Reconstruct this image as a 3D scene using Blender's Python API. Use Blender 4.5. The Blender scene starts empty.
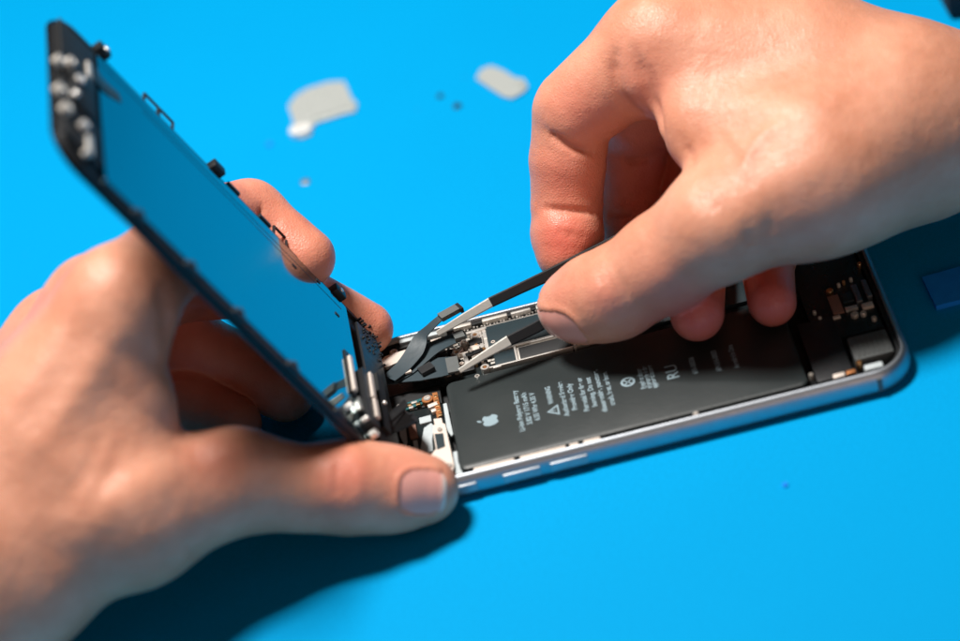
import bpy, bmesh, math, random
import numpy as np
from mathutils import Vector, Matrix, Euler

# All shapes are authored in millimetres (phone lies on the mat, long side along X) and linked in metres.
S = 0.001
random.seed(7)
scene = bpy.context.scene
COL = scene.collection

# ------------------------------------------------------------------ camera
CAM = np.array([59.58, -513.75, 424.52])
F_PX = 2648.6
def rotm(a, b, c):
    ca, sa, cb, sb, cc, sc = math.cos(a), math.sin(a), math.cos(b), math.sin(b), math.cos(c), math.sin(c)
    X = np.array([[1, 0, 0], [0, ca, -sa], [0, sa, ca]])
    Y = np.array([[cb, 0, sb], [0, 1, 0], [-sb, 0, cb]])
    Z = np.array([[cc, -sc, 0], [sc, cc, 0], [0, 0, 1]])
    return Z @ Y @ X
CM = rotm(0.92708, 0.22032, -0.11751)
def P(px, py, d):            # pixel of the photograph at a true distance d (mm) in front of the camera
    return CAM + CM @ np.array([(px - 480) / F_PX * d, -(py - 320.5) / F_PX * d, -d])
def Q(px, py, z):            # pixel that lies on the horizontal plane at height z (mm)
    r = P(px, py, 1.0) - CAM
    return CAM + r * (z - CAM[2]) / r[2]
def pix(pts):
    q = (pts - CAM) @ CM
    return np.stack([480 + F_PX * q[:, 0] / -q[:, 2], 320.5 - F_PX * q[:, 1] / -q[:, 2], -q[:, 2]], 1)

cd = bpy.data.cameras.new('camera')
cam = bpy.data.objects.new('camera', cd)
COL.objects.link(cam)
mw = Matrix([[*CM[i], CAM[i] * S] for i in range(3)] + [[0, 0, 0, 1]])
cam.matrix_world = mw
cd.sensor_width = 36
cd.lens = F_PX * 36 / 960
cd.clip_start = 0.02
cd.clip_end = 50
cd.dof.use_dof = True
cd.dof.focus_distance = 0.700
cd.dof.aperture_fstop = 5.4
cd.dof.aperture_blades = 9
scene.camera = cam

# ------------------------------------------------------------------ linking helpers
WLOC = {}
def setp(o, label=None, cat=None, group=None, kind=None):
    if label: o['label'] = label
    if cat: o['category'] = cat
    if group: o['group'] = group
    if kind: o['kind'] = kind
    return o
def empty(name, loc, label, cat, group=None):
    o = bpy.data.objects.new(name, None)
    COL.objects.link(o)
    o.empty_display_size = 0.01
    o.location = Vector(loc) * S
    WLOC[o] = Vector(loc) * S
    return setp(o, label, cat, group)
def link_mesh(name, me, mat, parent=None, centre=None):
    o = bpy.data.objects.new(name, me)
    COL.objects.link(o)
    if isinstance(mat, (list, tuple)):
        for m in mat: me.materials.append(m)
    else:
        me.materials.append(mat)
    c = Vector(centre) if centre is not None else Vector((0, 0, 0))
    o.location = c * S
    WLOC[o] = c * S
    if parent is not None:
        o.parent = parent
        o.matrix_parent_inverse = Matrix.Translation(-WLOC[parent])
    return o
def obj(name, bm, mat, parent=None, smooth=True, angle=35):
    n = len(bm.verts)
    lo = Vector((1e9,) * 3); hi = Vector((-1e9,) * 3)
    for v in bm.verts:
        for i in range(3):
            lo[i] = min(lo[i], v.co[i]); hi[i] = max(hi[i], v.co[i])
    c = (lo + hi) / 2
    if parent is None: c.z = lo.z
    for v in bm.verts: v.co = (v.co - c) * S
    bmesh.ops.recalc_face_normals(bm, faces=bm.faces)
    me = bpy.data.meshes.new(name)
    if smooth:
        for f in bm.faces: f.smooth = True
        for e in bm.edges:
            if len(e.link_faces) == 2 and e.calc_face_angle(0) > math.radians(angle): e.smooth = False
    bm.to_mesh(me); bm.free()
    return link_mesh(name, me, mat, parent, c)

# ------------------------------------------------------------------ materials
def nodes(name):
    m = bpy.data.materials.new(name)
    m.use_nodes = True
    nt = m.node_tree
    return m, nt, nt.nodes['Principled BSDF']
def mat(name, base, rough=0.5, metal=0.0, spec=0.5, var=0.15, nscale=400, bump=0.0, bscale=1500, coat=0.0, base2=None, rvar=0.1):
    m, nt, b = nodes(name)
    b.inputs['Metallic'].default_value = metal
    b.inputs['Specular IOR Level'].default_value = spec
    b.inputs['Coat Weight'].default_value = coat
    tc = nt.nodes.new('ShaderNodeTexCoord')
    nz = nt.nodes.new('ShaderNodeTexNoise'); nz.inputs['Scale'].default_value = nscale; nz.inputs['Detail'].default_value = 4
    nt.links.new(tc.outputs['Object'], nz.inputs['Vector'])
    mx = nt.nodes.new('ShaderNodeMix'); mx.data_type = 'RGBA'
    c2 = base2 or tuple(min(1, c * (1 - var)) for c in base)
    c1 = base if base2 else tuple(min(1, c * (1 + var)) for c in base)
    mx.inputs['A'].default_value = (*c1, 1); mx.inputs['B'].default_value = (*c2, 1)
    nt.links.new(nz.outputs['Fac'], mx.inputs['Factor'])
    nt.links.new(mx.outputs['Result'], b.inputs['Base Color'])
    mr = nt.nodes.new('ShaderNodeMapRange')
    mr.inputs['To Min'].default_value = max(0.02, rough - rvar); mr.inputs['To Max'].default_value = min(1, rough + rvar)
    nt.links.new(nz.outputs['Fac'], mr.inputs['Value'])
    nt.links.new(mr.outputs['Result'], b.inputs['Roughness'])
    if bump:
        n2 = nt.nodes.new('ShaderNodeTexNoise'); n2.inputs['Scale'].default_value = bscale; n2.inputs['Detail'].default_value = 3
        nt.links.new(tc.outputs['Object'], n2.inputs['Vector'])
        bp = nt.nodes.new('ShaderNodeBump'); bp.inputs['Strength'].default_value = bump; bp.inputs['Distance'].default_value = 0.0003
        nt.links.new(n2.outputs['Fac'], bp.inputs['Height'])
        nt.links.new(bp.outputs['Normal'], b.inputs['Normal'])
    return m

M = dict(
    bright=mat('polished_tab', (.8, .8, .78), .3, .1, var=.03),
    blueglass=mat('dark_seam', (.02, .05, .07), .3, .5),
    button=mat('satin_button', (.42, .45, .48), .55, .8),
    plate=mat('brushed_cover_plate', (.60, .64, .62), .3, .35, var=.08, nscale=200),
    alu=mat('brushed_aluminium', (.38, .41, .45), .44, 1.0, var=.08),
    steel=mat('bright_steel', (.86, .82, .77), .3, .6, var=.08),
    nickel=mat('matt_nickel', (.70, .66, .60), .42, .55, var=.12),
    foil=mat('pale_metal_foil', (.80, .70, .62), .5, .35, var=.08),
    goldm=mat('gold_contact', (.85, .52, .25), .3, 1.0),
    copper=mat('copper_flex', (.55, .22, .08), .4, .6),
    black=mat('black_plastic', (.012, .013, .015), .45, bump=.1),
    blackm=mat('matt_black', (.010, .011, .012), .6, bump=.2),
    pcb=mat('black_circuit_board', (.010, .016, .018), .3, bump=.3, bscale=2500, var=.4),
    flex=mat('grey_flex_cable', (.028, .048, .060), .48, spec=.55, bump=.15, bscale=900, var=.25),
    sticker=mat('slate_sticker', (.018, .034, .042), .42, bump=.2, bscale=3000, var=.3),
    battery=mat('battery_wrap', (.026, .033, .034), .42, spec=.4, bump=.12, bscale=500, var=.12, nscale=120),
    print=mat('pale_print', (.27, .37, .42), .6, var=.05),
    rubber=mat('grey_rubber', (.11, .12, .12), .6, bump=.3),
    brown=mat('brown_contacts', (.30, .16, .12), .5, bump=.6, bscale=4000, var=.6, nscale=3500),
    teal=mat('teal_solder_mask', (.02, .12, .13), .4, var=.5, nscale=2500),
    whitep=mat('pale_adhesive', (.50, .56, .58), .5, var=.15, nscale=800),
    tip=mat('grey_tip_coating', (.55, .54, .50), .42, .3, bump=.2),
    tweezer=mat('black_antistatic_coating', (.009, .010, .012), .5, spec=.3, bump=.12, bscale=2500),
    blackglass=mat('black_glass', (.006, .007, .009), .25, spec=.4),
    blueitem=mat('deep_blue_plastic', (.0, .28, 1.0), .6),
    darkitem=mat('dark_cloth', (.012, .012, .018), .8),
)
def mirror_mat():
    m, nt, b = nodes('mirror_shield')
    b.inputs['Metallic'].default_value = 1
    b.inputs['Base Color'].default_value = (.22, .33, .36, 1)
    tc = nt.nodes.new('ShaderNodeTexCoord')
    nz = nt.nodes.new('ShaderNodeTexNoise'); nz.inputs['Scale'].default_value = 30; nz.inputs['Detail'].default_value = 5
    nt.links.new(tc.outputs['Object'], nz.inputs['Vector'])
    mr = nt.nodes.new('ShaderNodeMapRange'); mr.inputs['To Min'].default_value = .04; mr.inputs['To Max'].default_value = .11
    nt.links.new(nz.outputs['Fac'], mr.inputs['Value']); nt.links.new(mr.outputs['Result'], b.inputs['Roughness'])
    bp = nt.nodes.new('ShaderNodeBump'); bp.inputs['Strength'].default_value = .05; bp.inputs['Distance'].default_value = .001
    nt.links.new(nz.outputs['Fac'], bp.inputs['Height']); nt.links.new(bp.outputs['Normal'], b.inputs['Normal'])
    return m
M['mirror'] = mirror_mat()
def mat_mat():
    m, nt, b = nodes('blue_silicone_mat')
    tc = nt.nodes.new('ShaderNodeTexCoord')
    nz = nt.nodes.new('ShaderNodeTexNoise'); nz.inputs['Scale'].default_value = 9; nz.inputs['Detail'].default_value = 6
    nt.links.new(tc.outputs['Object'], nz.inputs['Vector'])
    mx = nt.nodes.new('ShaderNodeMix'); mx.data_type = 'RGBA'
    mx.inputs['A'].default_value = (.0, .295, .63, 1); mx.inputs['B'].default_value = (.0, .33, .69, 1)
    nt.links.new(nz.outputs['Fac'], mx.inputs['Factor']); gn = nt.nodes.new('ShaderNodeTexNoise'); gn.inputs['Scale'].default_value = 1400; gn.inputs['Detail'].default_value = 2
    nt.links.new(tc.outputs['Object'], gn.inputs['Vector'])
    hv = nt.nodes.new('ShaderNodeHueSaturation'); gr = nt.nodes.new('ShaderNodeMapRange')
    gr.inputs['From Min'].default_value = .3; gr.inputs['From Max'].default_value = .7; gr.inputs['To Min'].default_value = .93; gr.inputs['To Max'].default_value = 1.05
    nt.links.new(gn.outputs['Fac'], gr.inputs['Value']); nt.links.new(gr.outputs['Result'], hv.inputs['Value'])
    nt.links.new(mx.outputs['Result'], hv.inputs['Color'])
    vo = nt.nodes.new('ShaderNodeTexVoronoi'); vo.inputs['Scale'].default_value = 55
    nt.links.new(tc.outputs['Object'], vo.inputs['Vector'])
    sp = nt.nodes.new('ShaderNodeMapRange'); sp.inputs['From Min'].default_value = .035; sp.inputs['From Max'].default_value = .02
    nt.links.new(vo.outputs['Distance'], sp.inputs['Value'])
    ds = nt.nodes.new('ShaderNodeMath'); ds.operation = 'MULTIPLY'; ds.inputs[1].default_value = .35
    nt.links.new(sp.outputs['Result'], ds.inputs[0])
    dm = nt.nodes.new('ShaderNodeMix'); dm.data_type = 'RGBA'; dm.inputs['B'].default_value = (.02, .14, .42, 1)
    nt.links.new(hv.outputs['Color'], dm.inputs['A']); nt.links.new(ds.outputs['Value'], dm.inputs['Factor'])
    nt.links.new(dm.outputs['Result'], b.inputs['Base Color'])
    b.inputs['Roughness'].default_value = .62
    b.inputs['Specular IOR Level'].default_value = .04
    n2 = nt.nodes.new('ShaderNodeTexNoise'); n2.inputs['Scale'].default_value = 900; n2.inputs['Detail'].default_value = 3
    nt.links.new(tc.outputs['Object'], n2.inputs['Vector'])
    bp = nt.nodes.new('ShaderNodeBump'); bp.inputs['Strength'].default_value = .12; bp.inputs['Distance'].default_value = .0003
    nt.links.new(n2.outputs['Fac'], bp.inputs['Height']); nt.links.new(bp.outputs['Normal'], b.inputs['Normal'])
    return m
M['mat'] = mat_mat()
def skin_mat():
    m, nt, b = nodes('skin')
    N, L = nt.nodes.new, nt.links.new
    tc = N('ShaderNodeTexCoord')
    n1 = N('ShaderNodeTexNoise'); n1.inputs['Scale'].default_value = 55; n1.inputs['Detail'].default_value = 5; n1.inputs['Roughness'].default_value = .6
    L(tc.outputs['Object'], n1.inputs['Vector'])
    mr = N('ShaderNodeMapRange'); mr.inputs['From Min'].default_value = .3; mr.inputs['From Max'].default_value = .7
    L(n1.outputs['Fac'], mr.inputs['Value'])
    mx = N('ShaderNodeMix'); mx.data_type = 'RGBA'
    mx.inputs['A'].default_value = (.63, .26, .155, 1); mx.inputs['B'].default_value = (.80, .39, .26, 1)
    L(mr.outputs['Result'], mx.inputs['Factor'])
    at = N('ShaderNodeAttribute'); at.attribute_name = 'flush'
    mx2 = N('ShaderNodeMix'); mx2.data_type = 'RGBA'; mx2.inputs['B'].default_value = (.78, .15, .115, 1)  # skin redness, with light through the fingertips painted in as red
    L(mx.outputs['Result'], mx2.inputs['A']); L(at.outputs['Fac'], mx2.inputs['Factor'])
    at2 = N('ShaderNodeAttribute'); at2.attribute_name = 'fold_shade_vein'  # shade painted into the folds, plus a faint vein tone
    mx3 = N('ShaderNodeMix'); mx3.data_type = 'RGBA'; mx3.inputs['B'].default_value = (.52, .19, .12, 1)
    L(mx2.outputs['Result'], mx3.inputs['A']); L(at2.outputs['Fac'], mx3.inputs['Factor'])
    L(mx3.outputs['Result'], b.inputs['Base Color'])
    b.inputs['Roughness'].default_value = .42
    b.inputs['Specular IOR Level'].default_value = .42
    b.inputs['Subsurface Weight'].default_value = .22
    b.inputs['Subsurface Radius'].default_value = (1.0, .32, .16)
    b.inputs['Subsurface Scale'].default_value = .0035
    v = N('ShaderNodeTexVoronoi'); v.inputs['Scale'].default_value = 1300; v.feature = 'DISTANCE_TO_EDGE'
    wn = N('ShaderNodeTexNoise'); wn.inputs['Scale'].default_value = 400
    L(tc.outputs['Object'], wn.inputs['Vector'])
    vm = N('ShaderNodeMix'); vm.data_type = 'VECTOR'; vm.inputs['Factor'].default_value = .0012
    L(tc.outputs['Object'], vm.inputs['A']); L(wn.outputs['Color'], vm.inputs['B'])
    L(vm.outputs['Result'], v.inputs['Vector'])
    n3 = N('ShaderNodeTexNoise'); n3.inputs['Scale'].default_value = 260; n3.inputs['Detail'].default_value = 5
    L(tc.outputs['Object'], n3.inputs['Vector'])
    b1 = N('ShaderNodeBump'); b1.inputs['Strength'].default_value = .6; b1.inputs['Distance'].default_value = .00025
    L(v.outputs['Distance'], b1.inputs['Height'])
    b2 = N('ShaderNodeBump'); b2.inputs['Strength'].default_value = .5; b2.inputs['Distance'].default_value = .0006
    L(n3.outputs['Fac'], b2.inputs['Height']); L(b1.outputs['Normal'], b2.inputs['Normal'])
    L(b2.outputs['Normal'], b.inputs['Normal'])
    return m
M['skin'] = skin_mat()
def nail_mat():
    m, nt, b = nodes('nail')
    tc = nt.nodes.new('ShaderNodeTexCoord')
    nz = nt.nodes.new('ShaderNodeTexNoise'); nz.inputs['Scale'].default_value = 120
    nt.links.new(tc.outputs['Object'], nz.inputs['Vector'])
    at = nt.nodes.new('ShaderNodeAttribute'); at.attribute_name = 'tip'
    mx = nt.nodes.new('ShaderNodeMix'); mx.data_type = 'RGBA'
    mx.inputs['A'].default_value = (.84, .34, .28, 1); mx.inputs['B'].default_value = (.90, .44, .37, 1)
    nt.links.new(nz.outputs['Fac'], mx.inputs['Factor'])
    m2 = nt.nodes.new('ShaderNodeMix'); m2.data_type = 'RGBA'; m2.inputs['B'].default_value = (.86, .74, .66, 1)
    nt.links.new(mx.outputs['Result'], m2.inputs['A']); nt.links.new(at.outputs['Fac'], m2.inputs['Factor'])
    nt.links.new(m2.outputs['Result'], b.inputs['Base Color'])
    b.inputs['Roughness'].default_value = .33
    b.inputs['Specular IOR Level'].default_value = .35
    b.inputs['Subsurface Weight'].default_value = .2
    b.inputs['Subsurface Radius'].default_value = (1.0, .4, .3)
    b.inputs['Subsurface Scale'].default_value = .002
    return m
M['nail'] = nail_mat()

# ------------------------------------------------------------------ shape helpers
class Fr:
    def __init__(s, o=(0, 0, 0), u=(1, 0, 0), v=(0, 1, 0), w=(0, 0, 1)):
        s.o, s.u, s.v, s.w = (Vector(x) for x in (o, u, v, w))
    def __call__(s, a, b, c): return s.o + s.u * a + s.v * b + s.w * c
W0 = Fr()
def bx(bm, F, u0, u1, v0, v1, w0, w1, bev=0.0):
    vs = [bm.verts.new(F(a, b, c)) for a in (u0, u1) for b in (v0, v1) for c in (w0, w1)]
    q = [(0, 1, 3, 2), (4, 6, 7, 5), (0, 4, 5, 1), (2, 3, 7, 6), (0, 2, 6, 4), (1, 5, 7, 3)]
    fs = [bm.faces.new([vs[i] for i in t]) for t in q]
    if bev:
        es = list({e for f in fs for e in f.edges})
        bmesh.ops.bevel(bm, geom=es, offset=bev, segments=2, affect='EDGES', profile=.6)
def box_obj(name, m, parent, F, *a, bev=0.15):
    bm = bmesh.new(); bx(bm, F, *a, bev=bev); return obj(name, bm, m, parent)
def lathe(bm, F, u, v, prof, seg=24):
    rings = []
    for r, w in prof:
        if r < 1e-6: rings.append([bm.verts.new(F(u, v, w))])
        else: rings.append([bm.verts.new(F(u + r * math.cos(2 * math.pi * i / seg), v + r * math.sin(2 * math.pi * i / seg), w)) for i in range(seg)])
    for A, B in zip(rings, rings[1:]):
        for i in range(seg):
            j = (i + 1) % seg
            if len(A) == 1: bm.faces.new([A[0], B[i], B[j]])
            elif len(B) == 1: bm.faces.new([A[i], A[j], B[0]])
            else: bm.faces.new([A[i], A[j], B[j], B[i]])
def screw_prof(r, top, bot):
    return [(0, top - .35), (r * .34, top - .35), (r * .42, top), (r * .85, top), (r, top - .18), (r, bot), (0, bot)]
def ring_prof(r, ri, top, bot):
    return [(ri, bot), (ri, top - .1), (ri + .1, top), (r - .12, top), (r, top - .12), (r, bot), (ri, bot)]
def plate(bm, top, t, down=Vector((0, 0, -1))):
    """solid from an outline of 3-D points, thickness t along down"""
    top = [Vector(p).to_3d() for p in top]
    a = [bm.verts.new(p) for p in top]; b = [bm.verts.new(p + down * t) for p in top]
    f = bm.faces.new(a); g = bm.faces.new(b[::-1])
    n = len(a)
    for i in range(n): bm.faces.new([a[i], b[i], b[(i + 1) % n], a[(i + 1) % n]])
    return f
def plate_obj(name, m, parent, pts, z, t, bev=.12):
    """flat plate on a horizontal plane at height z, outline given by points of that plane"""
    bm = bmesh.new()
    plate(bm, [Q(x, y, z) for x, y in pts], t)
    bmesh.ops.triangulate(bm, faces=[f for f in bm.faces if len(f.verts) > 4])
    return obj(name, bm, m, parent)
def ribbon(bm, path, width, t, up=Vector((0, 0, 1)), sub=6):
    """flat strip following 3-D points with per-point width; real thickness"""
    pts = [Vector(p) for p in path]
    n = len(pts)
    wd = width if isinstance(width, (list, tuple)) else [width] * n
    out = []; ow = []
    for i in range(n - 1):
        p0, p1, p2, p3 = pts[max(i - 1, 0)], pts[i], pts[i + 1], pts[min(i + 2, n - 1)]
        for k in range(sub):
            s = k / sub
            out.append(.5 * ((2 * p1) + (p2 - p0) * s + (2 * p0 - 5 * p1 + 4 * p2 - p3) * s * s + (3 * p1 - p0 - 3 * p2 + p3) * s ** 3))
            ow.append(wd[i] * (1 - s) + wd[i + 1] * s)
    out.append(pts[-1]); ow.append(wd[-1])
    rows = []
    for i, p in enumerate(out):
        d = (out[min(i + 1, len(out) - 1)] - out[max(i - 1, 0)]).normalized()
        side = d.cross(up).normalized(); nn = side.cross(d).normalized()
        h = side * ow[i] / 2
        rows.append([bm.verts.new(q) for q in (p - h, p + h, p + h - nn * t, p - h - nn * t)])
    for A, B in zip(rows, rows[1:]):
        for i in range(4): bm.faces.new([A[i], A[(i + 1) % 4], B[(i + 1) % 4], B[i]])
    bm.faces.new(rows[0]); bm.faces.new(rows[-1][::-1])
def tube(bm, path, r, seg=8):
    pts = [Vector(p) for p in path]; rows = []
    for i, p in enumerate(pts):
        d = (pts[min(i + 1, len(pts) - 1)] - pts[max(i - 1, 0)]).normalized()
        s = d.cross(Vector((.3, .2, 1))).normalized(); n = s.cross(d)
        rr = r[i] if isinstance(r, (list, tuple)) else r
        rows.append([bm.verts.new(p + (s * math.cos(a) + n * math.sin(a)) * rr) for a in [2 * math.pi * k / seg for k in range(seg)]])
    for A, B in zip(rows, rows[1:]):
        for i in range(seg): bm.faces.new([A[i], A[(i + 1) % seg], B[(i + 1) % seg], B[i]])
    bm.faces.new(rows[0]); bm.faces.new(rows[-1][::-1])
def rrect(x0, x1, y0, y1, r, n=10):
    out = []
    for cx, cy, a0 in ((x1 - r, y1 - r, 0), (x0 + r, y1 - r, 90), (x0 + r, y0 + r, 180), (x1 - r, y0 + r, 270)):
        for i in range(n + 1):
            a = math.radians(a0 + 90 * i / n)
            out.append((cx + r * math.cos(a), cy + r * math.sin(a)))
    return out
def loft_rrect(bm, F, x0, x1, y0, y1, r, prof, cap0=True, cap1=True, n=10):
    rows = []
    for ins, w in prof:
        rows.append([bm.verts.new(F(a, b, w)) for a, b in rrect(x0 + ins, x1 - ins, y0 + ins, y1 - ins, max(.05, r - ins), n)])
    k = len(rows[0])
    for A, B in zip(rows, rows[1:]):
        for i in range(k): bm.faces.new([A[i], A[(i + 1) % k], B[(i + 1) % k], B[i]])
    if cap0: bm.faces.new(rows[0][::-1])
    if cap1: bm.faces.new(rows[-1])
def text_mesh(name, body, size, F, u, v, w, m, parent, align='CENTER', sx=1.0):
    """printed text: reads along +v of the frame with its top towards -u"""
    cu = bpy.data.curves.new('t', 'FONT'); cu.body = body; cu.size = size; cu.align_x = align; cu.align_y = 'CENTER'
    cu.extrude = 0; cu.offset = .05
    o = bpy.data.objects.new('t', cu); COL.objects.link(o)
    dg = bpy.context.evaluated_depsgraph_get()
    me = bpy.data.meshes.new_from_object(o.evaluated_get(dg))
    bpy.data.objects.remove(o); bpy.data.curves.remove(cu)
    bm = bmesh.new(); bm.from_mesh(me); bpy.data.meshes.remove(me)
    for q in bm.verts: q.co = F(u - q.co.y, v + q.co.x * sx, w)
    return bm
def merge(bms):
    out = bmesh.new()
    for b in bms:
        me = bpy.data.meshes.new('tmp'); b.to_mesh(me); b.free(); out.from_mesh(me); bpy.data.meshes.remove(me)
    return out

# ------------------------------------------------------------------ the mat
bm = bmesh.new()
g = 24
x0, x1, y0, y1 = -900, 1100, -620, 1400
vs = [[bm.verts.new((x0 + (x1 - x0) * i / g, y0 + (y1 - y0) * j / g, 0)) for j in range(g + 1)] for i in range(g + 1)]
for i in range(g):
    for j in range(g): bm.faces.new([vs[i][j], vs[i + 1][j], vs[i + 1][j + 1], vs[i][j + 1]])
table = obj('ground', bm, M['mat'])
setp(table, kind='structure')

# ------------------------------------------------------------------ the phone
phone = empty('smartphone', (69, 33.5, 0), 'opened silver smartphone lying on the blue mat with battery and circuit board exposed', 'smartphone')
bm = bmesh.new()
prof = [(2.4, 0.02), (1.2, .25), (.45, .9), (.1, 2.0), (0, 3.4), (.1, 4.8), (.45, 5.9), (.95, 6.6), (1.45, 7.0), (1.75, 7.05), (2.0, 6.95), (2.1, 6.6), (2.2, 1.0)]
loft_rrect(bm, W0, 0, 138.3, 0, 67.1, 11, prof, n=14)
obj('frame', bm, M['alu'], phone, angle=40)
# black inner lining and floor
bm = bmesh.new()
loft_rrect(bm, W0, 2.3, 136.0, 2.3, 64.8, 8.7, [(0, 1.05), (0, 5.9), (.9, 5.9), (1.0, 1.9)], n=10)
obj('inner_tray', bm, M['blackm'], phone)
# side buttons
for nm, xa, xb in (('volume_button', 31.4, 41.0), ('volume_button', 43.6, 53.2), ('mute_switch', 18.2, 24.6)):
    bm = bmesh.new()
    bx(bm, W0, xa, xb, -.4, 1.0, 2.3, 4.9, bev=.3)
    obj(nm, bm, M['button'], phone)
for xa in (6.5, 127.6):
    for ya, yb in ((-.02, .55), (66.55, 67.12)):
        bm = bmesh.new(); bx(bm, W0, xa, xa + 1.3, ya, yb, 1.6, 5.6, bev=.1)
        obj('antenna_band', bm, M['rubber'], phone)
# bright clip rail along the near side
for xa, xb in ((24.6, 35.2), (36.6, 48.5), (49.4, 51.8), (53.0, 57.4)):
    box_obj('button_bracket', M['foil'], phone, W0, xa, xb, 2.35, 3.95, 4.5, 6.35, bev=.3)
for xa in (82.0,):
    bm = bmesh.new(); lathe(bm, W0, xa, 3.0, screw_prof(.75, 6.8, 5)); obj('screw', bm, M['steel'], phone)

# battery
bm = bmesh.new()
loft_rrect(bm, W0, 21.2, 111.5, 4.6, 41.6, 2.2, [(.4, 1.95), (0, 2.4), (0, 5.2), (.25, 5.75), (.8, 6.0)], n=6)
bat = obj('battery', bm, M['battery'], phone)
zt = 6.02
bms = []
for body, x, yc, wd in (('Li-ion Polymer Battery', 38.7, 22.4, 17.2), ('3.82 V 1715 mAh', 40.9, 22.5, 13.3), ('6.55 Whr 4.35 V', 43.0, 22.5, 11.7),
                        ('WARNING', 47.3, 25.6, 7.4), ('Authorized Service', 50.6, 22.7, 14.6), ('Provider Only', 52.9, 22.6, 11.2),
                        ('Potential for fire or', 55.8, 22.5, 14.2), ('burning. Do not', 58.0, 22.6, 12.4), ('disassemble, puncture,', 60.2, 22.3, 17.9), ('crush, heat, or burn.', 62.5, 22.4, 14.4),
                        ('Recycle or dispose', 71.2, 23.0, 8.6), ('of properly in the', 72.7, 23.0, 9.4), ('approved manner', 74.1, 22.7, 9.8),
                        ('RU', 79.4, 22.6, 5.6), ('616-00036', 85.0, 23.0, 7.0), ('APN 616-00033', 91.0, 22.6, 9.0), ('Assembled in China', 95.5, 22.6, 10.0)):
    sz = 1.9 if body not in ('RU', 'CE') else 4.4
    t = text_mesh('t', body, sz, W0, 0, 0, zt, None, None)
    w = max(v.co.y for v in t.verts) - min(v.co.y for v in t.verts)
    for v in t.verts: v.co.y = v.co.y * wd / w + yc; v.co.x += x
    bms.append(t)
obj('printed_text', merge(bms), M['print'], bat, smooth=False)
# warning triangle
bm = bmesh.new()
def flat(bm, pts, z=zt): bm.faces.new([bm.verts.new((x, y, z)) for x, y in pts])
T = [(45.7, 18.9), (48.9, 16.7), (48.9, 21.1)]; ce = (47.9, 18.9)
for i in range(3):
    a, b = T[i], T[(i + 1) % 3]
    k = .62
    flat(bm, [a, b, (ce[0] + (b[0] - ce[0]) * k, ce[1] + (b[1] - ce[1]) * k), (ce[0] + (a[0] - ce[0]) * k, ce[1] + (a[1] - ce[1]) * k)])
flat(bm, [(47.0, 18.7), (47.0, 19.1), (48.1, 19.0), (48.1, 18.8)])
# disposal mark: ring with a bar
for i in range(28):
    a, b = 2 * math.pi * i / 28, 2 * math.pi * (i + 1) / 28
    flat(bm, [(67.7 + 1.9 * math.cos(a), 23 + 1.9 * math.sin(a)), (67.7 + 1.9 * math.cos(b), 23 + 1.9 * math.sin(b)), (67.7 + 1.3 * math.cos(b), 23 + 1.3 * math.sin(b)), (67.7 + 1.3 * math.cos(a), 23 + 1.3 * math.sin(a))])
flat(bm, [(66.6, 22.2), (67.0, 22.0), (68.9, 23.8), (68.5, 24.0)])
flat(bm, [(66.9, 24.0), (66.6, 23.7), (68.4, 22.0), (68.8, 22.2)])
obj('warning_symbols', bm, M['print'], bat, smooth=False)
# fruit emblem (top of the emblem points to -x)
bm = bmesh.new()
A = [(0, .30), (.16, .40), (.34, .42), (.52, .34), (.62, .22), (.52, .10), (.49, -.06), (.53, -.22), (.66, -.33), (.56, -.52), (.42, -.68), (.28, -.72), (.13, -.66), (0, -.62), (-.13, -.66), (-.28, -.72), (-.42, -.66), (-.56, -.46), (-.64, -.22), (-.65, 0), (-.56, .24), (-.42, .38), (-.24, .42), (-.1, .36)]
Lf = [(0, .48), (.02, .64), (.12, .78), (.28, .86), (.27, .70), (.18, .55)]
sc_, ex, ey = 3.55, 30.6, 21.4
for poly in (A, Lf):
    f = bm.faces.new([bm.verts.new((ex - y * sc_, ey + x * sc_ * .98, zt)) for x, y in poly])
bmesh.ops.triangulate(bm, faces=bm.faces[:])
obj('fruit_emblem', bm, M['print'], bat, smooth=False)

# logic board along the far side
bm = bmesh.new()
plate(bm, [(4, 44), (4, 64.0), (118, 64.0), (118, 43.0), (21, 43.0), (19.5, 44)], 1.0)
for v in bm.verts: v.co.z += 4.2
board = obj('logic_board', bm, M['pcb'], phone)
def q2(px, py, z=6): 
    p = Q(px, py, z); return p[0], p[1]
def boxc(name, m, par, px, py, lx, ly, z0, z1, rot=0, bev=.12):
    x, y = q2(px, py, z1)
    c, s = math.cos(math.radians(rot)), math.sin(math.radians(rot))
    F = Fr((x, y, 0), (c, s, 0), (-s, c, 0), (0, 0, 1))
    return box_obj(name, m, par, F, -lx / 2, lx / 2, -ly / 2, ly / 2, z0, z1, bev=bev)
# shields with sticker tops
sh = box_obj('shield', M['steel'], board, W0, 33.4, 64, 50.6, 62.3, 4.2, 5.6, bev=.15)
box_obj('sticker', M['sticker'], sh, W0, 34.4, 63.4, 51.2, 61.8, 5.6, 5.72, bev=.03)
sh = box_obj('shield', M['steel'], board, W0, 32.2, 33.2, 49.0, 62.3, 4.2, 5.5, bev=.15)
sh = box_obj('shield', M['nickel'], board, W0, 41.5, 60.5, 44.2, 50.0, 4.2, 5.2, bev=.15)
box_obj('black_tape', M['blackm'], sh, W0, 42.0, 60.0, 44.7, 49.6, 5.2, 5.34, bev=.03)
sh = box_obj('shield', M['sticker'], board, W0, 35.2, 40.7, 44.4, 50.2, 4.2, 5.1, bev=.15)
box_obj('rail', M['steel'], board, W0, 33.5, 56.0, 43.35, 43.9, 4.2, 5.9, bev=.1)
box_obj('rail', M['steel'], board, W0, 40.8, 41.4, 43.9, 50.2, 4.2, 5.75, bev=.1)
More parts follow.
